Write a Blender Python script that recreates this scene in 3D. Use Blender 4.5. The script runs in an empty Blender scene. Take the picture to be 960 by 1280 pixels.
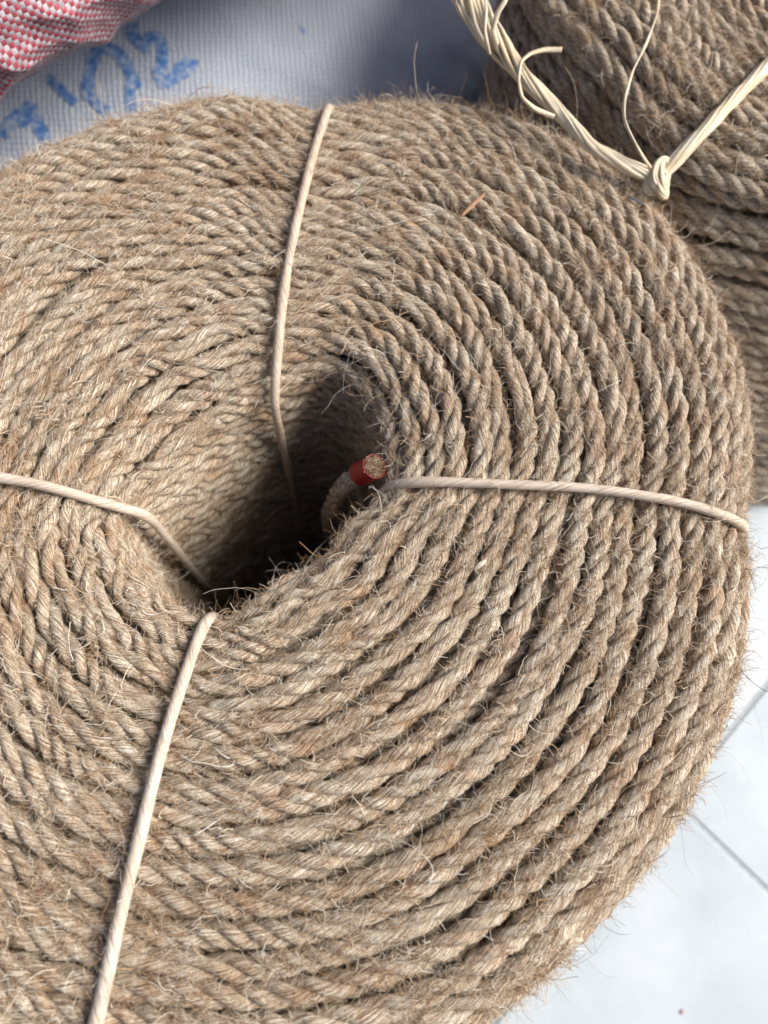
import bpy, math
import numpy as np
from mathutils import Matrix, Vector
from mathutils.bvhtree import BVHTree

RNG = np.random.default_rng(11)
SC = bpy.context.scene
COL = SC.collection

# ------------------------------------------------------------------ camera, sky, sun, exposure
F_PX, PW, PH = 950.0, 960, 1280
NADIR = (440.0, 950.0)          # where the vertical vanishes in the photograph
CAM_H = 0.255                   # camera height above the top of the coil
FLOOR_Z = -0.24
_n = np.array([NADIR[0] - PW / 2, NADIR[1] - PH / 2, F_PX]); _n /= np.linalg.norm(_n)
_X = np.array([1., 0, 0]) - _n[0] * _n; _X /= np.linalg.norm(_X)
_Z = -_n
_Y = np.cross(_Z, _X)
cam_d = bpy.data.cameras.new('camera'); cam = bpy.data.objects.new('camera', cam_d); COL.objects.link(cam)
right = Vector((_X[0], _Y[0], _Z[0])); up = -Vector((_X[1], _Y[1], _Z[1])); back = -Vector((_X[2], _Y[2], _Z[2]))
cam.matrix_world = Matrix(((right.x, up.x, back.x, 0), (right.y, up.y, back.y, 0), (right.z, up.z, back.z, CAM_H), (0, 0, 0, 1)))
cam_d.sensor_fit = 'VERTICAL'; cam_d.sensor_height = 36.0; cam_d.lens = F_PX / PH * 36.0
cam_d.clip_start = 0.01; cam_d.clip_end = 200
cam_d.dof.use_dof = True; cam_d.dof.focus_distance = 0.268; cam_d.dof.aperture_fstop = 7.2
SC.camera = cam

SUN_EL, SUN_AZ = math.radians(40), math.radians(5)     # azimuth measured from +X towards +Y
world = bpy.data.worlds.new('World'); SC.world = world; world.use_nodes = True
wn = world.node_tree.nodes; wl = world.node_tree.links
sky = wn.new('ShaderNodeTexSky'); sky.sky_type = 'NISHITA'; sky.sun_disc = False
sky.sun_elevation = SUN_EL; sky.sun_rotation = math.pi / 2 - SUN_AZ
sky.air_density = 0.75; sky.dust_density = 4.0
bg = wn['Background']; bg.inputs['Strength'].default_value = 0.058
wl.new(sky.outputs[0], bg.inputs['Color'])
sun_d = bpy.data.lights.new('sun', 'SUN'); sun = bpy.data.objects.new('sun', sun_d); COL.objects.link(sun)
sun_d.energy = 2.3; sun_d.angle = math.radians(36); sun_d.color = (1.0, 0.975, 0.945)
sdir = Vector((math.cos(SUN_EL) * math.cos(SUN_AZ), math.cos(SUN_EL) * math.sin(SUN_AZ), math.sin(SUN_EL)))
sun.rotation_euler = sdir.to_track_quat('Z', 'Y').to_euler()
SC.view_settings.view_transform = 'Standard'; SC.view_settings.look = 'None'
SC.view_settings.gamma = 1; SC.view_settings.use_curve_mapping = False
SC.view_settings.exposure = 1.15
SC.cycles_curves.shape = 'RIBBONS'
SC.cycles.use_denoising = True
SC.cycles.max_bounces = 6; SC.cycles.diffuse_bounces = 2


def ray(px, py):
    d = np.array([px - PW / 2, py - PH / 2, F_PX])
    return np.array([d @ _X, d @ _Y, d @ _Z])


def at(px, py, z=0.0):
    d = ray(px, py)
    t = (z - CAM_H) / d[2]
    return np.array([d[0] * t, d[1] * t, z])


# ------------------------------------------------------------------ helpers
def link(name, data, parent=None, mat=None):
    o = bpy.data.objects.new(name, data); COL.objects.link(o)
    if parent is not None:
        o.parent = parent
    if mat is not None:
        data.materials.append(mat)
    return o


def empty(name, loc, label, cat, group=None):
    o = bpy.data.objects.new(name, None); COL.objects.link(o)
    o.location = loc; o.empty_display_size = 0.02
    o['label'] = label; o['category'] = cat
    if group:
        o['group'] = group
    bpy.context.view_layer.update()
    return o


def tag(o, label, cat, group=None):
    o['label'] = label; o['category'] = cat
    if group:
        o['group'] = group


def mesh_np(name, V, F, smooth=True, attr=None, uv=None):
    """V (n,3), F (m,4) quads -> mesh, optional per-vertex vector attribute and per-vertex uv"""
    me = bpy.data.meshes.new(name)
    V = np.ascontiguousarray(V, np.float32); F = np.ascontiguousarray(F, np.int32)
    me.vertices.add(len(V)); me.vertices.foreach_set('co', V.ravel())
    k = F.shape[1]
    me.loops.add(F.size); me.loops.foreach_set('vertex_index', F.ravel())
    me.polygons.add(len(F)); me.polygons.foreach_set('loop_start', np.arange(0, F.size, k, dtype=np.int32))
    me.polygons.foreach_set('use_smooth', np.full(len(F), smooth))
    me.update(calc_edges=True)
    if attr is not None:
        a = me.attributes.new('fib', 'FLOAT_VECTOR', 'POINT')
        a.data.foreach_set('vector', np.ascontiguousarray(attr, np.float32).ravel())
    if uv is not None:
        l = me.uv_layers.new(name='UVMap')
        l.data.foreach_set('uv', np.ascontiguousarray(np.asarray(uv)[F.ravel()], np.float32).ravel())
    return me


def smooth_path(P, n, it=40):
    P = np.asarray(P, float)
    s = np.r_[0, np.cumsum(np.linalg.norm(np.diff(P, axis=0), axis=1))]
    q = np.linspace(0, s[-1], n)
    R = np.c_[[np.interp(q, s, P[:, k]) for k in range(3)]].T
    for _ in range(it):
        R[1:-1] = 0.25 * R[:-2] + 0.5 * R[1:-1] + 0.25 * R[2:]
    return R


def frames(P, upv):
    T = np.gradient(P, axis=0); T /= np.linalg.norm(T, axis=1)[:, None] + 1e-12
    N = upv - (upv * T).sum(1)[:, None] * T
    N /= np.linalg.norm(N, axis=1)[:, None] + 1e-12
    return T, N, np.cross(T, N)


def tube(P, rad, nv, phase0=0.0, twist=0.0, lobes=0, lobe_amp=0.0, upv=None, closed_ends=True, rough=0.0, rng=RNG, frame_TNB=None, scale_v=1 / 0.065, ell=None):
    """swept tube along P; returns V, F, fib attribute"""
    n = len(P)
    if frame_TNB is None:
        if upv is None:
            upv = np.tile([0.13, 0.27, 0.95], (n, 1))
        T, N, B = frames(P, upv)
    else:
        T, N, B = frame_TNB
    s = np.r_[0, np.cumsum(np.linalg.norm(np.diff(P, axis=0), axis=1))]
    th = np.linspace(0, 2 * np.pi, nv, endpoint=False)
    A = th[None, :] + phase0
    rad = np.broadcast_to(np.asarray(rad, float), (n,))[:, None]
    R = rad * np.ones((1, nv))
    if lobes:
        R = R * (1 + lobe_amp * np.cos(lobes * (th[None] - twist * s[:, None])))
    if rough:
        R = R * (1 + rough * rng.standard_normal((n, nv)))
    ca, sa = np.cos(A) * R, np.sin(A) * R
    if ell is not None:
        ca = ca * ell
    V = P[:, None, :] + ca[..., None] * N[:, None, :] + sa[..., None] * B[:, None, :]
    fa = th[None] - twist * s[:, None]
    off = rng.random() * 50
    fib = np.stack([np.cos(fa), np.sin(fa), np.broadcast_to(s[:, None] * scale_v + off, fa.shape)], -1)
    i = np.arange(n - 1)[:, None] * nv; j = np.arange(nv)[None]; j2 = (j + 1) % nv
    F = np.stack([i + j, i + j2, i + nv + j2, i + nv + j], -1).reshape(-1, 4)
    V = V.reshape(-1, 3); fib = fib.reshape(-1, 3)
    if closed_ends:
        c0, c1 = len(V), len(V) + 1
        V = np.vstack([V, P[0], P[-1]]); fib = np.vstack([fib, fib[0], fib[-1]])
        jj = np.arange(0, nv, 2)
        e0 = np.stack([np.full(len(jj), c0), (jj + 2) % nv, (jj + 1) % nv, jj], -1)
        b = (n - 1) * nv
        e1 = np.stack([np.full(len(jj), c1), b + jj, b + (jj + 1) % nv, b + (jj + 2) % nv], -1)
        F = np.vstack([F, e0, e1])
    return V, F, fib


def join(parts):
    Vs, Fs, As = [], [], []; o = 0
    for V, F, A in parts:
        Vs.append(V); Fs.append(F + o); As.append(A); o += len(V)
    return np.vstack(Vs), np.vstack(Fs), np.vstack(As)


def hairs(name, P, rad, parent, mat):
    """P (n,k,3) polylines, rad (n,k) -> one hair-curves object"""
    n, k, _ = P.shape
    cu = bpy.data.hair_curves.new(name)
    cu.add_curves([k] * n)
    cu.points.foreach_set('position', np.ascontiguousarray(P, np.float32).ravel())
    a = cu.attributes.get('radius') or cu.attributes.new('radius', 'FLOAT', 'POINT')
    a.data.foreach_set('value', np.ascontiguousarray(rad, np.float32).ravel())
    o = link(name, cu, parent, mat)
    o['kind'] = 'stuff'
    return o


# ------------------------------------------------------------------ materials
def new_mat(name):
    m = bpy.data.materials.new(name); m.use_nodes = True
    return m, m.node_tree.nodes, m.node_tree.links, m.node_tree.nodes['Principled BSDF']


def ramp(nd, stops):
    r = nd.new('ShaderNodeValToRGB'); e = r.color_ramp.elements
    while len(e) < len(stops):
        e.new(0.5)
    for k, (p, c) in enumerate(stops):
        e[k].position = p; e[k].color = (*c, 1)
    return r


def noise(nd, ln, vec, scale, detail=3.0, rough=0.6):
    t = nd.new('ShaderNodeTexNoise'); t.inputs['Scale'].default_value = scale
    t.inputs['Detail'].default_value = detail; t.inputs['Roughness'].default_value = rough
    if vec is not None:
        ln.new(vec, t.inputs['Vector'])
    return t


def fibre_mat(name, stops, tint_stops, fib_scale, bump, rough, patch_scale=55.0, spec=0.25, sheen=0.0):
    m, nd, ln, bs = new_mat(name)
    at_ = nd.new('ShaderNodeAttribute'); at_.attribute_name = 'fib'
    n1 = noise(nd, ln, at_.outputs['Vector'], fib_scale, 4.0, 0.65)
    r1 = ramp(nd, stops); ln.new(n1.outputs['Fac'], r1.inputs[0])
    tc = nd.new('ShaderNodeTexCoord')
    n2 = noise(nd, ln, tc.outputs['Object'], patch_scale, 3.0, 0.6)
    r2 = ramp(nd, tint_stops); ln.new(n2.outputs['Fac'], r2.inputs[0])
    mx = nd.new('ShaderNodeMix'); mx.data_type = 'RGBA'; mx.blend_type = 'MULTIPLY'; mx.inputs['Factor'].default_value = 1
    ln.new(r1.outputs[0], mx.inputs['A']); ln.new(r2.outputs[0], mx.inputs['B'])
    oi = nd.new('ShaderNodeObjectInfo')
    r3 = ramp(nd, [(0.0, (0.84, 0.80, 0.75)), (0.5, (0.96, 0.95, 0.93)), (1.0, (1.0, 1.0, 1.0))]); ln.new(oi.outputs['Random'], r3.inputs[0])
    mx2 = nd.new('ShaderNodeMix'); mx2.data_type = 'RGBA'; mx2.blend_type = 'MULTIPLY'; mx2.inputs['Factor'].default_value = 1
    ln.new(mx.outputs['Result'], mx2.inputs['A']); ln.new(r3.outputs[0], mx2.inputs['B'])
    ln.new(mx2.outputs['Result'], bs.inputs['Base Color'])
    bs.inputs['Roughness'].default_value = rough
    bs.inputs['Specular IOR Level'].default_value = spec
    bp = nd.new('ShaderNodeBump'); bp.inputs['Strength'].default_value = bump; bp.inputs['Distance'].default_value = 0.0008
    ln.new(n1.outputs['Fac'], bp.inputs['Height']); ln.new(bp.outputs[0], bs.inputs['Normal'])
    return m


M_JUTE = fibre_mat('jute_strand',
                   [(0.33, (0.085, 0.045, 0.022)), (0.44, (0.32, 0.225, 0.14)), (0.52, (0.575, 0.485, 0.36)), (0.62, (0.88, 0.84, 0.74))],
                   [(0.30, (0.76, 0.58, 0.44)), (0.44, (0.94, 0.86, 0.79)), (0.60, (1.0, 0.99, 0.96)), (0.75, (1.0, 1.0, 1.0))],
                   6.0, 1.0, 0.5, 75.0, 0.5)
M_CORD = fibre_mat('raffia_cord',
                   [(0.30, (0.42, 0.30, 0.21)), (0.45, (0.62, 0.515, 0.41)), (0.65, (0.76, 0.685, 0.59))],
                   [(0.30, (0.95, 0.90, 0.84)), (0.70, (1, 1, 1))], 2.2, 0.8, 0.5, 30.0, 0.4)
M_STRAW = fibre_mat('straw_twine',
                    [(0.30, (0.46, 0.34, 0.18)), (0.45, (0.66, 0.55, 0.38)), (0.65, (0.80, 0.73, 0.59))],
                    [(0.35, (1.0, 0.94, 0.84)), (0.60, (1, 1, 1))], 2.5, 0.5, 0.45, 40.0, 0.4)


def hair_mat(name, stops):
    m, nd, ln, bs = new_mat(name)
    ci = nd.new('ShaderNodeHairInfo')
    r = ramp(nd, stops); ln.new(ci.outputs['Random'], r.inputs[0])
    ln.new(r.outputs[0], bs.inputs['Base Color'])
    bs.inputs['Roughness'].default_value = 0.55
    bs.inputs['Specular IOR Level'].default_value = 0.35
    return m


M_FUZZ = hair_mat('jute_fuzz', [(0.0, (0.22, 0.11, 0.045)), (0.30, (0.42, 0.26, 0.13)), (0.55, (0.58, 0.44, 0.29)), (0.85, (0.76, 0.68, 0.55)), (1.0, (0.82, 0.78, 0.69))])


def plain(name, col, rough=0.6, spec=0.4):
    m, nd, ln, bs = new_mat(name)
    tc = nd.new('ShaderNodeTexCoord')
    n = noise(nd, ln, tc.outputs['Object'], 300.0, 4.0)
    r = ramp(nd, [(0.3, tuple(c * 0.8 for c in col)), (0.7, tuple(min(1, c * 1.12) for c in col))])
    ln.new(n.outputs['Fac'], r.inputs[0]); ln.new(r.outputs[0], bs.inputs['Base Color'])
    bs.inputs['Roughness'].default_value = rough; bs.inputs['Specular IOR Level'].default_value = spec
    bp = nd.new('ShaderNodeBump'); bp.inputs['Strength'].default_value = 0.3; bp.inputs['Distance'].default_value = 0.0004
    ln.new(n.outputs['Fac'], bp.inputs['Height']); ln.new(bp.outputs[0], bs.inputs['Normal'])
    return m


def math_node(nd, ln, op, a, b=None):
    n = nd.new('ShaderNodeMath'); n.operation = op
    for k, v in enumerate((a, b)):
        if v is None:
            continue
        if isinstance(v, (int, float)):
            n.inputs[k].default_value = v
        else:
            ln.new(v, n.inputs[k])
    return n.outputs[0]


def weave_mat(name, cell, red):
    """plain-woven plastic tape: two sets of tapes, each crossing shows warp or weft"""
    m, nd, ln, bs = new_mat(name)
    tc = nd.new('ShaderNodeTexCoord')
    sep = nd.new('ShaderNodeSeparateXYZ')
    wob = noise(nd, ln, tc.outputs['UV'], 90.0, 2.0)
    ad = nd.new('ShaderNodeVectorMath'); ad.operation = 'MULTIPLY_ADD'
    ln.new(wob.outputs['Color'], ad.inputs[0]); ad.inputs[1].default_value = (cell * 0.9,) * 3
    ln.new(tc.outputs['UV'], ad.inputs[2]); ln.new(ad.outputs[0], sep.inputs[0])
    u = math_node(nd, ln, 'MULTIPLY', sep.outputs[0], 1 / cell); v = math_node(nd, ln, 'MULTIPLY', sep.outputs[1], 1 / cell)
    fu = math_node(nd, ln, 'FLOOR', u); fv = math_node(nd, ln, 'FLOOR', v)
    par = math_node(nd, ln, 'MODULO', math_node(nd, ln, 'ABSOLUTE', math_node(nd, ln, 'ADD', fu, fv)), 2.0)
    su = math_node(nd, ln, 'ABSOLUTE', math_node(nd, ln, 'SINE', math_node(nd, ln, 'MULTIPLY', u, math.pi)))
    sv = math_node(nd, ln, 'ABSOLUTE', math_node(nd, ln, 'SINE', math_node(nd, ln, 'MULTIPLY', v, math.pi)))
    hgt = math_node(nd, ln, 'POWER', math_node(nd, ln, 'MULTIPLY', su, sv), 0.5)
    fine = noise(nd, ln, tc.outputs['UV'], 700.0, 3.0)
    if red:
        # each crossing gets its own slight shade of the dyed tape
        cb = nd.new('ShaderNodeCombineXYZ'); ln.new(fu, cb.inputs[0]); ln.new(fv, cb.inputs[1])
        wh = nd.new('ShaderNodeTexWhiteNoise'); wh.noise_dimensions = '2D'; ln.new(cb.outputs[0], wh.inputs['Vector'])
        rr = ramp(nd, [(0, (0.27, 0.035, 0.055)), (1, (0.42, 0.085, 0.11))]); ln.new(wh.outputs[0], rr.inputs[0])
        rw = ramp(nd, [(0, (0.32, 0.29, 0.31)), (1, (0.50, 0.47, 0.49))]); ln.new(wh.outputs[0], rw.inputs[0])
        mx = nd.new('ShaderNodeMix'); mx.data_type = 'RGBA'
        ln.new(par, mx.inputs['Factor']); ln.new(rw.outputs[0], mx.inputs['A']); ln.new(rr.outputs[0], mx.inputs['B'])
        col = mx.outputs['Result']
    else:
        rw = ramp(nd, [(0.3, (0.46, 0.52, 0.61)), (0.7, (0.60, 0.65, 0.72))])
        big = noise(nd, ln, tc.outputs['UV'], 14.0, 3.0)
        ln.new(big.outputs['Fac'], rw.inputs[0])
        col = rw.outputs[0]
    ln.new(col, bs.inputs['Base Color'])
    bs.inputs['Roughness'].default_value = 0.38; bs.inputs['Specular IOR Level'].default_value = 0.4
    bp = nd.new('ShaderNodeBump'); bp.inputs['Strength'].default_value = 0.5; bp.inputs['Distance'].default_value = 0.0006 if red else 0.0018
    hh = math_node(nd, ln, 'ADD', hgt, math_node(nd, ln, 'MULTIPLY', fine.outputs['Fac'], 0.4))
    ln.new(hh, bp.inputs['Height']); ln.new(bp.outputs[0], bs.inputs['Normal'])
    return m


# ------------------------------------------------------------------ floor
def tile_mat():
    m, nd, ln, bs = new_mat('white_glazed_tile')
    tc = nd.new('ShaderNodeTexCoord')
    n = noise(nd, ln, tc.outputs['Object'], 9.0, 6.0, 0.65)
    r = ramp(nd, [(0.30, (0.38, 0.44, 0.47)), (0.5, (0.47, 0.53, 0.56)), (0.7, (0.56, 0.60, 0.62))])
    ln.new(n.outputs['Fac'], r.inputs[0]); ln.new(r.outputs[0], bs.inputs['Base Color'])
    n2 = noise(nd, ln, tc.outputs['Object'], 25.0, 4.0)
    rr = ramp(nd, [(0.3, (0.22,) * 3), (0.7, (0.42,) * 3)]); ln.new(n2.outputs['Fac'], rr.inputs[0])
    ln.new(rr.outputs[0], bs.inputs['Roughness'])
    return m


M_TILE = tile_mat()
M_GROUT = plain('grey_grout', (0.40, 0.44, 0.46), 0.9)


def bevel_box(name, sx, sy, sz, b):
    x, y, z = sx / 2, sy / 2, sz
    V = [(-x, -y, 0), (x, -y, 0), (x, y, 0), (-x, y, 0), (-x, -y, z - b), (x, -y, z - b), (x, y, z - b), (-x, y, z - b),
         (-x + b, -y + b, z), (x - b, -y + b, z), (x - b, y - b, z), (-x + b, y - b, z)]
    Fq = [(0, 3, 2, 1), (8, 9, 10, 11)]
    for k in range(4):
        j = (k + 1) % 4
        Fq += [(k, j, 4 + j, 4 + k), (4 + k, 4 + j, 8 + j, 8 + k)]
    return mesh_np(name, np.array(V), np.array(Fq), smooth=False)


floor_me = bevel_box('floor', 8, 8, 0.05, 0.002)
floor = link('floor', floor_me, None, M_GROUT); floor['kind'] = 'structure'
floor.location = (0, 0, FLOOR_Z - 0.05 - 0.0009)
bpy.context.view_layer.update()
TS = 0.30
tile_me = bevel_box('tile', TS - 0.0022, TS - 0.0022, 0.008, 0.0012); tile_me.materials.append(M_TILE)
corner = at(842, 1000, FLOOR_Z)
ta = math.radians(-45)
ax, ay = np.array([math.cos(ta), math.sin(ta)]), np.array([-math.sin(ta), math.cos(ta)])
for i in range(-6, 6):
    for j in range(-6, 6):
        p = corner[:2] + ax * TS * (i + 0.5) + ay * TS * (j + 0.5)
        t = link('tile', tile_me, floor)
        t.location = (p[0], p[1], -(FLOOR_Z - 0.05 - 0.0009) + FLOOR_Z - 0.008 + RNG.uniform(-0.0003, 0.0003)); t.rotation_euler = (0, 0, ta)

# ------------------------------------------------------------------ rope coil builder
D = 0.0082      # rope diameter


def wob(phi, rng, amp, kmin=2, kmax=9):
    y = np.zeros_like(phi)
    for k in range(kmin, kmax + 1):
        y += rng.standard_normal() / math.sqrt(k) * np.cos(k * phi + rng.uniform(0, 6.28))
    return y * amp / 1.3


def make_turn(P, upv, seg, nv, parent, rng, origin, hair_per_m=0, arc=(-1.35, 1.35), hmax=0.03, pitch=3.9 * D, d=D, detail=True):
    """one turn of three-strand rope along the closed polyline P (world), upv = outward direction"""
    P = np.vstack([P, P[:1]])
    s = np.r_[0, np.cumsum(np.linalg.norm(np.diff(P, axis=0), axis=1))]
    L = s[-1]; n = max(24, int(L / seg))
    q = np.linspace(0, L, n + 1)
    C = np.c_[[np.interp(q, s, P[:, k]) for k in range(3)]].T
    U = np.vstack([upv, upv[:1]]); U = np.c_[[np.interp(q, s, U[:, k]) for k in range(3)]].T
    T = np.empty_like(C); T[1:-1] = C[2:] - C[:-2]; T[0] = T[-1] = C[1] - C[-2]
    T /= np.linalg.norm(T, axis=1)[:, None]
    N = U - (U * T).sum(1)[:, None] * T; N /= np.linalg.norm(N, axis=1)[:, None]
    B = np.cross(T, N)
    ntw = max(1, round(L / pitch)); ph0 = rng.uniform(0, 6.28); ntw = max(1, round(ntw * rng.uniform(0.88, 1.1)))
    # uneven lay: the twist is a little tighter here, looser there
    ang = 2 * np.pi * ntw * q / L + 0.9 * wob(2 * np.pi * q / L, rng, 1.0, 3, 16)
    parts = []
    for k in range(3):
        th = ph0 + ang + 2 * np.pi * k / 3
        a = 0.245 * d * (1 + 0.12 * wob(2 * np.pi * q / L, rng, 1.0, 20, 40))
        ctr = C + (a * np.cos(th))[:, None] * N + (a * np.sin(th))[:, None] * B
        rs = 0.262 * d * (1 + 0.08 * wob(2 * np.pi * q / L, rng, 1.0, 12, 60) + 0.07 * np.clip(wob(2 * np.pi * q / L, rng, 1.0, 3, 25), 0, 3))
        parts.append(tube(ctr, rs, nv, rng.uniform(0, 6), twist=-260.0, closed_ends=False, rough=0.05 if detail else 0.0, rng=rng, frame_TNB=(T, N, B)))
    V, Fq, A = join(parts)
    me = mesh_np('rope_turn', V - origin, Fq, True, A)
    o = link('rope_turn', me, parent, M_JUTE)
    if hair_per_m:
        m = int(L * hair_per_m)
        # clumps of fuzz: more in some stretches than in others
        w = np.clip(1 + 0.9 * wob(2 * np.pi * q[:-1] / L, rng, 1.0, 8, 60), 0.08, None); w /= w.sum()
        idx = rng.choice(n, m, p=w)
        al = rng.uniform(arc[0], arc[1], m)
        rd = np.cos(al)[:, None] * N[idx] + np.sin(al)[:, None] * B[idx]
        root = C[idx] + rd * d * rng.uniform(0.36, 0.48, m)[:, None]
        sg = np.where(rng.random(m) < 0.6, 1.0, -1.0)
        dr = T[idx] * (sg * rng.uniform(0.5, 1.3, m))[:, None] + rd * (rng.random(m) ** 1.6 * 0.9 + 0.08)[:, None] + rng.standard_normal((m, 3)) * 0.38
        dr /= np.linalg.norm(dr, axis=1)[:, None]
        ln_ = np.clip(np.exp(rng.normal(math.log(0.0046), 0.5, m)), 0.0018, 0.013)
        wild = rng.random(m) < 0.016
        ln_[wild] = rng.uniform(0.012, hmax, wild.sum())
        K = 6
        pts = np.empty((m, K, 3)); pts[:, 0] = root
        curl = rng.standard_normal((m, 3)) * np.where(wild, 0.60, 0.36)[:, None]
        for k in range(1, K):
            pts[:, k] = pts[:, k - 1] + dr * (ln_ / (K - 1))[:, None]
            dr = dr + curl + rng.standard_normal((m, 3)) * 0.20 - rd * np.where(wild, 0.0, 0.10)[:, None]
            dr /= np.linalg.norm(dr, axis=1)[:, None]
        r0 = np.clip(np.exp(rng.normal(math.log(0.000047), 0.55, m)), 0.000025, 0.00017)
        rad = r0[:, None] * np.linspace(1, 0.55, K)[None]
        hairs('fuzz', pts - origin, rad, o, M_FUZZ)
    return o


PHI = np.linspace(-math.pi, math.pi, 720, endpoint=False)


def periodic(deg, val, sigma):
    deg = np.asarray(deg, float); val = np.asarray(val, float)
    o = np.argsort(deg); deg, val = deg[o], val[o]
    y = np.interp(np.degrees(PHI), deg, val, period=360)
    k = np.arange(-60, 61); g = np.exp(-0.5 * (k * 0.5 / sigma) ** 2); g /= g.sum()
    return np.convolve(np.r_[y[-60:], y, y[:60]], g, 'valid')


def px_polar(pts, c, z):
    out = []
    for p in pts:
        w = at(*p, z)[:2] - c
        out.append((math.degrees(math.atan2(w[1], w[0])), np.hypot(*w)))
    return out


# ------------------------------------------------------------------ the near coil
C1 = at(308, 618, 0)[:2]
rim_px = [(140, 630), (200, 566), (270, 510), (348, 470), (400, 442), (450, 470), (480, 530), (485, 603), (430, 650), (350, 710), (258, 770), (200, 740), (160, 690)]
out_px = [(0, 205), (100, 160), (200, 130), (300, 112), (405, 132), (520, 120), (620, 138), (720, 175), (820, 250), (880, 340), (930, 450), (948, 560), (945, 700), (930, 850), (890, 960), (800, 1110), (700, 1210), (630, 1280)]
ri = px_polar(rim_px, C1, -0.006)
ro = px_polar(out_px, C1, -0.012) + [(-80, 0.184), (-95, 0.180), (-115, 0.185), (-140, 0.185), (-165, 0.176), (170, 0.170), (150, 0.177)]
ro += px_polar([(932, 640), (400, 140)], C1, -0.012)
R_IN = periodic([a for a, _ in ri], [r for _, r in ri], 5.0)
R_OUT = periodic([a for a, _ in ro], [r for _, r in ro], 3.5)
NT = 18
sp = np.ones(NT - 1); sp[0] = 0.72; sp[1] = 0.9; sp[-1] = 0.70; sp[-2] = 0.88
S_T = np.r_[0, np.cumsum(sp)]; S_T /= S_T[-1]
DROP = np.zeros(NT); DROP[0] = 0.85; DROP[1] = 0.30; DROP[2] = 0.08; DROP[-1] = 0.95; DROP[-2] = 0.36; DROP[-3] = 0.10
TIE_PX = {
    'T': [(347, 466), (348, 430), (352, 380), (365, 300), (378, 240), (395, 180), (408, 138)],
    'R': [(487, 604), (540, 601), (620, 604), (700, 607), (780, 614), (850, 626), (905, 643), (932, 657)],
    'B': [(257, 775), (240, 815), (215, 890), (195, 960), (175, 1040), (150, 1140), (130, 1230), (120, 1280), (108, 1330)],
    'L': [(136, 634), (110, 621), (60, 607), (0, 597), (-40, 592)],
}


def surf_z(phi, s):
    """height of the rope crests"""
    return -np.interp(s, S_T, DROP) * D - 0.004 * (2 * s - 1) ** 2


def polar1(p):
    w = np.asarray(p)[:2] - C1
    return math.atan2(w[1], w[0]), np.hypot(*w)


def ring_rs(phi, r):
    a = np.interp(phi, PHI, R_IN, period=2 * np.pi) + 0.5 * D; b = np.interp(phi, PHI, R_OUT, period=2 * np.pi) - 0.5 * D
    return (r - a) / (b - a)


# tie azimuth as a function of s, so that the rope dips under each cord
tie_curves = {}
for k, pts in TIE_PX.items():
    ph, ss, W = [], [], []
    for p in pts:
        z = 0.0
        for _ in range(6):
            w = at(*p, z); a, r = polar1(w); s = ring_rs(a, r); z = surf_z(a, np.clip(s, 0, 1)) + 0.0008
        ph.append(a); ss.append(s); W.append(w)
    tie_curves[k] = (np.array(ph), np.array(ss), np.array(W))


def tie_dip(phi, s):
    y = np.zeros_like(phi)
    for ph, ss, W in tie_curves.values():
        c = np.interp(s, ss, np.unwrap(ph))
        d = (phi - c + np.pi) % (2 * np.pi) - np.pi
        y += np.exp(-0.5 * (d * 0.1 / 0.010) ** 2)
    return y


top_origin = np.array([C1[0], C1[1], FLOOR_Z])
coil1 = empty('rope_coil', top_origin, 'big coil of jute rope tied with four pale cords, dark hole in its middle', 'rope coil', 'coils of jute rope')
rng = np.random.default_rng(5)
base_w = [wob(PHI, rng, 1.0, 2, 5) for _ in range(3)]


def turn_pts(center, r, z):
    return np.c_[center[0] + r * np.cos(PHI), center[1] + r * np.sin(PHI), z + 0 * PHI]


def upvec(er, ez):
    return np.c_[er * np.cos(PHI), er * np.sin(PHI), np.full_like(PHI, ez)]


for i in range(NT):
    s = S_T[i]
    r = (R_IN + 0.5 * D) * (1 - s) + (R_OUT - 0.5 * D) * s
    edge = 1.0 if 2 <= i < NT - 2 else 0.55
    r = r + wob(PHI, rng, 0.0009 * edge, 2, 12)
    z = -D / 2 + surf_z(PHI, s) + wob(PHI, rng, 0.0007, 2, 12) - 0.0018 * tie_dip(PHI, np.full_like(PHI, s))
    if i < 3:   # the mouth slopes inwards on the far left side
        fun = np.exp(-0.5 * (((PHI - math.radians(135)) / 0.75) ** 2))
        z = z - fun * (0.0055, 0.0035, 0.0015)[i]
    t = (i - (NT - 1) / 2) / (NT / 2)
    er = 0.0 if 1 < i < NT - 2 else (-0.7 if i == 0 else -0.35 if i == 1 else 0.9 if i == NT - 1 else 0.45)
    make_turn(turn_pts(C1, r, z), upvec(er, 1.0), 0.0011, 10, coil1, rng, top_origin, 6800, (-1.0, 1.0), 0.034)
# second layer under the first, seen through the gaps
for i in range(NT - 2):
    s = (S_T[i] + S_T[i + 1]) / 2
    r = (R_IN + 0.5 * D) * (1 - s) + (R_OUT - 0.5 * D) * s + wob(PHI, rng, 0.0005)
    z = -D / 2 + surf_z(PHI, s) - 0.80 * D - (0.5 * D if i in (0, NT - 3) else 0)
    make_turn(turn_pts(C1, r, z), upvec(0, 1.0), 0.0022, 6, coil1, rng, top_origin, detail=False)
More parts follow.
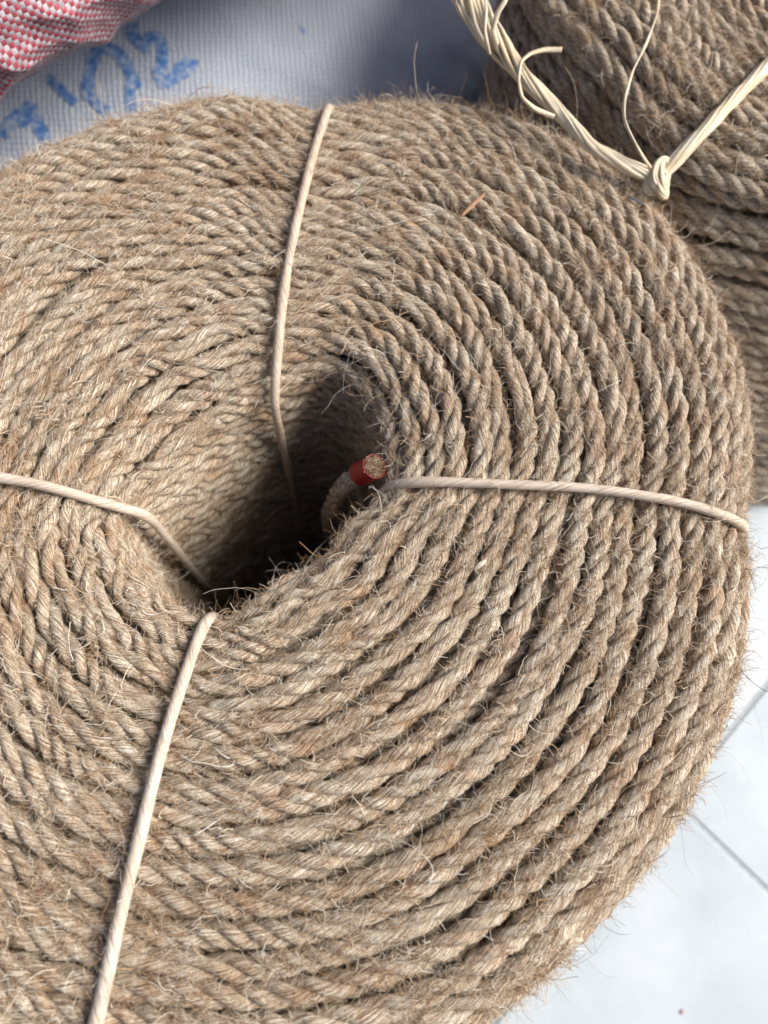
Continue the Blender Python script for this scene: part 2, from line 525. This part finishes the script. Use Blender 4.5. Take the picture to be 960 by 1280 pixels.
# inner wall and outer wall, one turn per layer down to the floor
NL = 28
zs = np.linspace(-D / 2 - 1.75 * D, FLOOR_Z + D / 2, NL)
fun = np.exp(-0.5 * (((PHI - math.radians(135)) / 0.75) ** 2))
for j in range(NL):
    r = (R_IN + 0.42 * D) * (1 - 0.35 * max(0, j - 8) / NL) + wob(PHI, rng, 0.0007) - fun * 0.0012 * min(j, 6)
    z = zs[j] + wob(PHI, rng, 0.0006, 2, 5) - fun * 0.004 * max(0, 1 - j / 6)
    make_turn(turn_pts(C1, r, z), upvec(-1.0, 0.25), 0.0016, 8, coil1, rng, top_origin, 1500 if j < 12 else 0, (-1.4, 1.4), 0.02)
for j in range(NL):
    r = R_OUT - 0.5 * D + wob(PHI, rng, 0.0009) - 0.004 * (j / NL) ** 2 + (0.0006 if j in (1, 2, 3) else 0)
    z = zs[j] + 0.1 * D * (j < 3) + wob(PHI, rng, 0.0006, 2, 5)
    make_turn(turn_pts(C1, r, z), upvec(1.0, 0.25), 0.0022, 7, coil1, rng, top_origin, 7000 if j < 3 else 900, (-1.4, 1.4), 0.024, detail=False)

CORD_R = 0.0022


def uneven(n, amp, rng=RNG):
    x = np.convolve(rng.standard_normal(n + 40), np.hanning(21), 'valid')[:n]
    return 1 + amp * x / (x.std() + 1e-9)


def cord(parent, P, origin, rad=CORD_R, name='binding_cord', mat=M_CORD, nv=42, lobes=7, twist=-300.0, amp=0.05):
    n = len(P)
    rad = rad * uneven(n, 0.07)
    P = P + np.convolve(RNG.standard_normal(n + 40), np.hanning(41), 'valid')[:n, None] * np.array([[0.00003, 0.00003, 0]])
    V, Fq, A = tube(P, rad, nv, 0, twist, lobes, amp, rough=0.012, scale_v=1 / 0.03)
    return link(name, mesh_np(name, V - origin, Fq, True, A), parent, mat)


tie_labels = {'T': 'cord running up to the far rim', 'R': 'cord running to the right rim', 'B': 'cord running down to the near rim', 'L': 'cord entering the hole from the left'}
for k in 'TRBL':
    ph, ss, W = tie_curves[k]
    W = W.copy(); W[:, 2] = [surf_z(a, np.clip(s, 0, 1)) for a, s in zip(ph, ss)]
    W[:, 2] += CORD_R * 0.55 - 0.0009
    a0 = ph[0]; e0 = np.array([math.cos(a0), math.sin(a0)])
    rin = np.interp(a0, PHI, R_IN, period=2 * np.pi)
    inner = [np.r_[C1 + e0 * (rin - CORD_R * 0.8 - (0.006 if k in 'TL' else 0.0)), z] for z in (-0.225, -0.10, -0.06, -0.03, -0.018)]
    inner += [np.r_[C1 + e0 * (rin + 0.0005), -0.0095]]
    a1 = ph[-1]; e1 = np.array([math.cos(a1), math.sin(a1)]); rout = np.interp(a1, PHI, R_OUT, period=2 * np.pi)
    outer = [np.r_[C1 + e1 * (rout - 0.006), -0.0075], np.r_[C1 + e1 * (rout - 0.001), -0.013], np.r_[C1 + e1 * (rout + CORD_R * 0.3), -0.022], np.r_[C1 + e1 * (rout + CORD_R * 0.5), -0.08], np.r_[C1 + e1 * (rout - 0.002), -0.232]]
    body = [w for w, s in zip(W, ss) if 0.03 < s < 0.94]
    P = smooth_path(np.array(inner + body + outer), 420, 45)
    cd = cord(coil1, P, top_origin, {'T': 0.0018, 'R': 0.0018, 'B': 0.0021, 'L': 0.0018}[k])
    cd['label'] = tie_labels[k]
    # split fibres standing off the cord, and jute fuzz caught on it
    m = 260
    q = RNG.integers(20, len(P) - 20, m); tg = P[q + 3] - P[q - 3]; tg /= np.linalg.norm(tg, axis=1)[:, None]
    rd = RNG.standard_normal((m, 3)); rd -= (rd * tg).sum(1)[:, None] * tg; rd /= np.linalg.norm(rd, axis=1)[:, None]
    dr = tg * np.sign(RNG.standard_normal(m))[:, None] + rd * 0.3; pt = np.empty((m, 6, 3)); pt[:, 0] = P[q] + rd * 0.0017
    st = np.clip(np.exp(RNG.normal(math.log(0.004), 0.5, m)), 0.0015, 0.012) / 5
    for j in range(1, 6):
        pt[:, j] = pt[:, j - 1] + dr * st[:, None]
        dr = dr + RNG.standard_normal((m, 3)) * 0.35; dr /= np.linalg.norm(dr, axis=1)[:, None]
    hairs('frayed_fibres', pt - top_origin, np.full((m, 6), 0.000045), cd, M_FUZZ)

# rope end in the hole, bound with red tape
M_RED = plain('red_tape', (0.34, 0.018, 0.016), 0.45, 0.4)
tip = at(468, 583, -0.010); b1 = at(440, 598, -0.027); b2 = at(424, 614, -0.055); b3 = at(412, 640, -0.085); b4 = at(412, 662, -0.14)
PE = smooth_path(np.array([b4, b3, b2, b1, tip]), 140, 25)
Tn = len(PE)
parts = []
T_, N_, B_ = frames(PE, np.tile([0.3, -0.8, 0.4], (Tn, 1)))
sE = np.r_[0, np.cumsum(np.linalg.norm(np.diff(PE, axis=0), axis=1))]
for k in range(3):
    th = 2 * np.pi * (sE / 0.028) + 2 * np.pi * k / 3
    c = PE + (0.0021 * np.cos(th))[:, None] * N_ + (0.0021 * np.sin(th))[:, None] * B_
    parts.append(tube(c, 0.0021, 10, 0, -260, closed_ends=True, frame_TNB=(T_, N_, B_)))
V, Fq, A = join(parts)
rend = link('rope_end', mesh_np('rope_end', V - top_origin, Fq, True, A), coil1, M_JUTE)
# frayed cut face: a bundle of short fibres
m = 1600
rr = np.sqrt(RNG.random(m)) * 0.0043; aa = RNG.uniform(0, 6.28, m)
root = PE[-2] + (rr * np.cos(aa))[:, None] * N_[-1] + (rr * np.sin(aa))[:, None] * B_[-1]
dirs = T_[-1] + RNG.standard_normal((m, 3)) * 0.3
pts = root[:, None] + dirs[:, None] * (np.linspace(0, 1, 3)[None, :, None] * RNG.uniform(0.0003, 0.0018, m)[:, None, None])
hairs('cut_fibres', pts - top_origin, np.full((m, 3), 0.00010), rend, M_FUZZ)
i0 = np.searchsorted(sE, sE[-1] - 0.0125)
TP = PE[i0:]
nt = len(TP)
V, Fq, A = tube(TP, 0.0043 * (1 + 0.05 * np.sin(np.linspace(0, 9, nt))), 24, 0, 60, 3, 0.03, frame_TNB=(T_[i0:], N_[i0:], B_[i0:]), closed_ends=False)
V2, F2, A2 = tube(TP, 0.0047, 24, 0, 60, 3, 0.03, frame_TNB=(T_[i0:], N_[i0:], B_[i0:]), closed_ends=False)
nv_ = 24
last = (nt - 1) * nv_ + np.arange(nv_); l2 = last + len(V)
rimf = np.stack([last, np.roll(last, -1), np.roll(l2, -1), l2], -1)
V, Fq, A = np.vstack([V, V2]), np.vstack([Fq, (F2 + len(V))[:, ::-1], rimf]), np.vstack([A, A2])
tape = link('red_tape', mesh_np('red_tape', V - top_origin, Fq, True, A), rend, M_RED)

# ------------------------------------------------------------------ the second coil behind on the right
C2 = np.array([0.246, 0.395]); Z2 = 0.006
ang2 = [-127, -165, 160, 120, 60, 0, -60, -110, -95, -145]
r2v = [0.180, 0.176, 0.172, 0.172, 0.172, 0.172, 0.170, 0.170, 0.166, 0.168]
R2_OUT = periodic(ang2, r2v, 4.0); R2_IN = periodic([0, 90, 180, -90], [0.047, 0.050, 0.046, 0.05], 8)
org2 = np.array([C2[0] + 0.022, C2[1] - 0.060, FLOOR_Z])
coil2 = empty('rope_coil', org2, 'rope coil behind at the upper right, its knotted straw twine on the near corner', 'rope coil', 'coils of jute rope')
rng = np.random.default_rng(8)


def lean(z):
    return C2 + np.array([0.022, -0.060]) * ((z - Z2) / (FLOOR_Z - Z2))


N2 = 14
for i in range(N2):
    s = i / (N2 - 1)
    r = (R2_IN + 0.5 * D) * (1 - s) + (R2_OUT - 0.5 * D) * s + wob(PHI, rng, 0.0009)
    drop = {0: 0.6, 1: 0.15, N2 - 1: 0.75, N2 - 2: 0.2}.get(i, 0) * D
    z = Z2 - D / 2 - drop + wob(PHI, rng, 0.0009)
    c = lean(Z2)
    er = 0.9 if i == N2 - 1 else 0.4 if i == N2 - 2 else 0
    make_turn(turn_pts(c, r, z), upvec(er, 1), 0.0015, 8, coil2, rng, org2, 11000 if i > 5 else 1500, (-1.4, 1.4), 0.022)
for i in range(N2 - 1):
    s = (i + 0.5) / (N2 - 1)
    r = (R2_IN + 0.5 * D) * (1 - s) + (R2_OUT - 0.5 * D) * s
    make_turn(turn_pts(lean(Z2 - 1.3 * D), r, Z2 - 1.35 * D + 0 * PHI), upvec(0, 1), 0.003, 6, coil2, rng, org2, detail=False)
NL2 = 28
zs2 = np.linspace(Z2 - 2.0 * D, FLOOR_Z + D / 2, NL2)
for j in range(NL2):
    r = R2_OUT - 0.45 * D + wob(PHI, rng, 0.0018, 2, 7) + 0.004 * math.sin(math.pi * j / NL2)
    c = lean(zs2[j])
    z = zs2[j] + wob(PHI, rng, 0.0010, 2, 6)
    make_turn(turn_pts(c, r, z), upvec(1, 0.3), 0.0018, 8, coil2, rng, org2, 3000, (-1.4, 1.4), 0.022)
    r = R2_IN + 0.42 * D
    make_turn(turn_pts(c, r, z), upvec(-1, 0.3), 0.003, 6, coil2, rng, org2, detail=False)

# its tie: comes over the face, is knotted at the near corner, and ends in a loose plaited tail
kn = at(823, 222, -0.002)
face = [at(1120, -60, Z2), at(1040, 10, Z2 + 0.0012), at(960, 82, Z2 + 0.0014), at(915, 126, Z2 + 0.0014), at(880, 163, Z2 + 0.001), at(858, 186, Z2 - 0.002), at(840, 205, 0.001), kn]
P = smooth_path(np.array(face), 240, 14)
tw = np.linspace(0, 1, len(P))
tie2 = cord(coil2, P, org2, 0.0030 - 0.0002 * tw, 'binding_twine', M_STRAW, 40, 9, -45.0, 0.09)


def knot_loop(cx, cy, rx, ry, rot, z0, amp, rad):
    a = np.linspace(0, 2 * np.pi, 60)
    x = rx * np.cos(a); y = ry * np.sin(a)
    X = x * math.cos(rot) - y * math.sin(rot); Y = x * math.sin(rot) + y * math.cos(rot)
    return np.c_[cx + X, cy + Y, z0 + amp * np.sin(a + 0.6)], rad


ks = []
for (dx, dy, rx, ry, rot, dz, amp, rad) in [(0.0, 0.0, 0.0048, 0.0026, 1.1, 0.0022, 0.002, 0.0024), (0.0018, -0.0004, 0.0050, 0.0022, 1.6, 0.0008, 0.003, 0.0022), (-0.0012, -0.0022, 0.0042, 0.0024, 0.5, 0.0, 0.002, 0.0022), (0.0012, -0.0045, 0.0030, 0.0024, 2.0, -0.001, 0.002, 0.0020)]:
    Pk, rk = knot_loop(kn[0] + dx, kn[1] + dy, rx, ry, rot, kn[2] + dz, amp, rad)
    cen = Pk.mean(0)
    for q in range(7):
        aq = 2 * math.pi * q / 7
        off = (Pk - cen); off /= np.linalg.norm(off, axis=1)[:, None]
        ks.append(tube(Pk + off * rk * 0.62 * math.cos(aq) + np.array([0, 0, rk * 0.62 * math.sin(aq)]), rk * 0.36 * RNG.uniform(0.85, 1.15), 8, 0, 60, 3, 0.12, closed_ends=False))
V, Fq, A = join(ks)
link('knot', mesh_np('knot', V - org2, Fq, True, A), tie2, M_STRAW)
# tail: bundle of flat straw strands twisted together near the knot, fanning out at the far end
axis = smooth_path(np.array([kn, at(790, 210, 0.002), at(740, 184, 0.005), at(690, 132, 0.008), at(650, 92, 0.010), at(612, 40, 0.014), at(582, -8, 0.018), at(560, -60, 0.022)]), 160, 20)
Ta, Na, Ba = frames(axis, np.tile([0.2, 0.1, 1.0], (len(axis), 1)))
sa = np.r_[0, np.cumsum(np.linalg.norm(np.diff(axis, axis=0), axis=1))]; u = sa / sa[-1]
bs_ = []
for k in range(16):
    spread = 0.0021 + 0.0068 * np.clip((u - 0.40) / 0.60, 0, 1) ** 1.3
    th = 2 * np.pi * k / 16 * 3 + 2 * np.pi * sa / 0.085 + RNG.uniform(-0.4, 0.4)
    rr = spread * (0.55 if k % 3 == 0 else 1.0) * RNG.uniform(0.8, 1.15)
    c = axis + (rr * np.cos(th))[:, None] * Na * 0.8 + (rr * np.sin(th))[:, None] * Ba
    bs_.append(tube(c, (0.00115 - 0.00035 * u) * RNG.uniform(0.75, 1.15), 8, 0, 80, 3, 0.15))
V, Fq, A = join(bs_)
link('plaited_tail', mesh_np('plaited_tail', V - org2, Fq, True, A), tie2, M_STRAW)
for pts, rad in [
        ([at(818, 216, 0.001), at(806, 200, 0.006), at(792, 175, 0.012), at(779, 150, 0.016), at(780, 125, 0.018), at(791, 88, 0.019), at(810, 50, 0.018), at(822, 15, 0.017), at(826, -30, 0.016)], 0.00055),
        ([at(692, 146, 0.010), at(668, 136, 0.013), at(652, 122, 0.016), at(648, 100, 0.018), at(650, 78, 0.020), at(662, 67, 0.020), at(680, 62, 0.020), at(702, 62, 0.020)], 0.00085),
        ([at(612, 68, 0.014), at(606, 40, 0.020), at(608, 10, 0.024), at(604, -20, 0.028)], 0.0006),
        ([at(622, 60, 0.014), at(616, 36, 0.020), at(622, 16, 0.024), at(632, 0, 0.027), at(634, -15, 0.028)], 0.0009)]:
    P = smooth_path(np.array(pts), 90, 12)
    V, Fq, A = tube(P, rad, 8, 0, 120, 2, 0.3)
    link('loose_strand', mesh_np('loose_strand', V - org2, Fq, True, A), tie2, M_STRAW)


# ------------------------------------------------------------------ sacks
def sack(name, center, half, rot, label, mat, e=2.6, nu=220, nv=200, rngs=1, dents=0.006, wrinkle=0.0015, wdir=0.0):
    r = np.random.default_rng(rngs)
    u = np.linspace(-1, 1, nu); v = np.linspace(0, 2 * np.pi, nv + 1)
    uu = np.sign(u) * np.abs(np.sin(u * np.pi / 2)) ** 1.0
    def pw(x, p): return np.sign(x) * np.abs(x) ** p
    prof = np.clip(1 - np.abs(uu) ** 4.2, 0, 1) ** (1 / 2.4)
    Yc = pw(np.cos(v), 2 / e); Zc = pw(np.sin(v), 2 / e)
    x = uu[:, None] * half[0] + 0 * v[None]
    y = prof[:, None] * Yc[None] * half[1]
    z = prof[:, None] * Zc[None] * half[2]
    # dents and creases in the filling (periodic in v because they are built from y, z)
    dsp = np.zeros_like(x)
    for _ in range(14):
        k = r.standard_normal(3) * 22; dsp += r.uniform(0.3, 1) * np.sin(k[0] * x + k[1] * y + k[2] * z * 1.5 + r.uniform(0, 6))
    fine = np.zeros_like(x)
    for _ in range(12):
        a = wdir + r.normal(0, 0.35); fr = r.uniform(60, 240)
        fine += 0.5 - np.abs(np.sin((x * math.cos(a) + (y + z) * math.sin(a)) * fr * 0.5 + r.uniform(0, 6) + 1.6 * np.sin(26 * x + r.uniform(0, 6)) + 1.2 * np.sin(40 * (y - z) + r.uniform(0, 6)))) ** 0.6
    nrm = np.stack([uu[:, None] * 0.6 + 0 * y, y / half[1], z / half[2]], -1); nrm /= np.linalg.norm(nrm, axis=-1)[..., None] + 1e-9
    amp = dents * dsp / 3 + wrinkle * fine / 3
    V = np.stack([x, y, z], -1) + nrm * (amp * prof[:, None] ** 0.5)[..., None]
    V[:, -1] = V[:, 0]
    arc = np.r_[0, np.cumsum(np.hypot(np.diff(Yc * half[1]), np.diff(Zc * half[2])))]
    UV = np.stack([x, np.broadcast_to(arc[None], x.shape)], -1)
    V = V.reshape(-1, 3); UV = UV.reshape(-1, 2); m_ = nv + 1
    i = np.arange(nu - 1)[:, None] * m_; j = np.arange(nv)[None]
    Fq = np.stack([i + j, i + m_ + j, i + m_ + j + 1, i + j + 1], -1).reshape(-1, 4)[:, ::-1]
    me = mesh_np(name, V, Fq, True, None, UV)
    o = link(name, me, None, mat)
    o.location = center; o.rotation_euler = rot
    tag(o, label, 'sack')
    bpy.context.view_layer.update()
    return o


M_WSACK = weave_mat('white_woven_plastic', 0.0032, False)
M_RSACK = weave_mat('red_white_woven_plastic', 0.0023, True)
wsack = sack('woven_sack', (-0.218, 0.555, -0.160), (0.325, 0.245, 0.080), (0, 0, math.radians(4)), 'white woven plastic sack with blue brush lettering behind the near coil', M_WSACK, 2.6, 260, 240, 3, 0.007, 0.0012, 0.9)
rsack = sack('checked_sack', (-0.220, 0.396, 0.000), (0.32, 0.125, 0.055), (0, 0, math.radians(34)), 'red and white checked woven sack in the upper left corner', M_RSACK, 2.3, 520, 420, 7, 0.007, 0.0052, 1.0)

# blue brush lettering on the white sack
def bvh_of(o):
    me = o.data
    return BVHTree.FromPolygons([o.matrix_world @ v.co for v in me.vertices], [tuple(p.vertices) for p in me.polygons])


wb = bvh_of(wsack)


def brush_mat():
    m, nd, ln, bs = new_mat('blue_paint')
    tc = nd.new('ShaderNodeTexCoord')
    n = noise(nd, ln, tc.outputs['Object'], 210.0, 4.0, 0.75)
    r = ramp(nd, [(0.36, (0.06, 0.15, 0.44)), (0.46, (0.12, 0.26, 0.56)), (0.54, (0.28, 0.41, 0.62)), (0.61, (0.50, 0.56, 0.66))])
    ln.new(n.outputs['Fac'], r.inputs[0]); ln.new(r.outputs[0], bs.inputs['Base Color'])
    bs.inputs['Roughness'].default_value = 0.5
    return m


M_BLUE = brush_mat()
STROKES = [
    ([(2, 172), (14, 152), (33, 138), (43, 130)], 17), ([(38, 132), (46, 152), (58, 176)], 17), ([(38, 150), (24, 158)], 9),
    ([(59, 96), (70, 106), (80, 116), (95, 130)], 12),
    ([(112, 126), (110, 105), (114, 82), (121, 64), (134, 60), (148, 66), (158, 80), (166, 98), (170, 112)], 16), ([(112, 104), (114, 122), (124, 134), (136, 140)], 13), ([(164, 104), (162, 125), (164, 142)], 13),
    ([(164, 28), (166, 44), (176, 56), (188, 62)], 15), ([(180, 60), (188, 46), (198, 46), (203, 56), (203, 76), (198, 96)], 15),
    ([(196, 84), (200, 100), (208, 108)], 14), ([(206, 106), (220, 96), (226, 82), (238, 80), (247, 85)], 15), ([(222, 96), (238, 88)], 13),
    ([(376, 33), (381, 43)], 4),
]
inv = np.array(wsack.matrix_world.inverted())
for pts, w in STROKES:
    Vs, Fs = [], []
    P2 = smooth_path(np.c_[np.array(pts, float), np.zeros(len(pts))], max(8, int(len(pts) * 7)), 6)[:, :2]
    T2 = np.gradient(P2, axis=0); T2 /= np.linalg.norm(T2, axis=1)[:, None]
    N2_ = np.c_[-T2[:, 1], T2[:, 0]]
    nr = 5; base = len(Vs); okgrid = []
    for i, (p, nn) in enumerate(zip(P2, N2_)):
        ww = w * (0.5 + RNG.uniform(-0.07, 0.07)) * (0.65 if i in (0, len(P2) - 1) else 1)
        for k in range(nr):
            q = p + nn * ww * (k / (nr - 1) * 2 - 1)
            d = Vector(ray(*q)).normalized()
            hit, nrm, _, _ = wb.ray_cast(Vector((0, 0, CAM_H)), d)
            if hit is None:
                okgrid.append(False); Vs.append(np.zeros(3)); continue
            if nrm.dot(d) > 0: nrm = -nrm
            okgrid.append(True); Vs.append(np.array(hit + nrm * 0.0004))
    for i in range(len(P2) - 1):
        for k in range(nr - 1):
            q = [i * nr + k, i * nr + k + 1, (i + 1) * nr + k + 1, (i + 1) * nr + k]
            if all(okgrid[t] for t in q): Fs.append([base + t for t in q])
    Vs = np.array(Vs) @ inv[:3, :3].T + inv[:3, 3]
    if Fs:
        link('brush_stroke', mesh_np('brush_stroke', Vs, np.array(Fs), True), wsack, M_BLUE)

# ------------------------------------------------------------------ small things lying on the coil and floor
def top_point(px, py, lift):
    z = 0.0
    for _ in range(6):
        w = at(px, py, z); a, r = polar1(w); z = surf_z(a, np.clip(ring_rs(a, r), 0, 1)) + lift
    return at(px, py, z)


def sliver(name, p0, p1, w, mat, label, cat, bow=0.0006):
    n = 14
    t = np.linspace(0, 1, n)[:, None]
    P = p0 * (1 - t) + p1 * t + np.c_[0 * t, 0 * t, bow * np.sin(np.pi * t)]
    V, Fq, A = tube(P, w * np.sin(np.clip(np.pi * (0.12 + 0.8 * t[:, 0]), 0, np.pi)) ** 0.7, 8, ell=0.3, rough=0.05)
    o = link(name, mesh_np(name, V - p0, Fq, True, A), None, mat); o.location = p0
    tag(o, label, cat)


sliver('bark_sliver', top_point(576, 271, 0.0018), top_point(606, 242, 0.0022), 0.0010, plain('reddish_bark', (0.44, 0.24, 0.14), 0.7), 'reddish brown bark sliver lying on the far side of the near coil', 'sliver')
sliver('straw_chip', top_point(592, 712, 0.0016), top_point(608, 700, 0.002), 0.0009, plain('pale_straw', (0.66, 0.55, 0.42), 0.6), 'short pale straw chip below the right-hand cord on the near coil', 'chip')
sliver('dark_lint', top_point(785, 246, 0.0012), top_point(808, 258, 0.0012), 0.0012, plain('dark_lint', (0.07, 0.07, 0.08), 0.8), 'dark lint scrap on the near coil below the straw knot', 'lint')
pf = at(850, 1266, FLOOR_Z + 0.0006)
sliver('red_scrap', pf, pf + np.array([0.003, 0.001, 0]), 0.0012, plain('red_scrap', (0.55, 0.40, 0.41), 0.6), 'tiny red scrap on the white floor tile at the lower right', 'scrap', 0.0002)
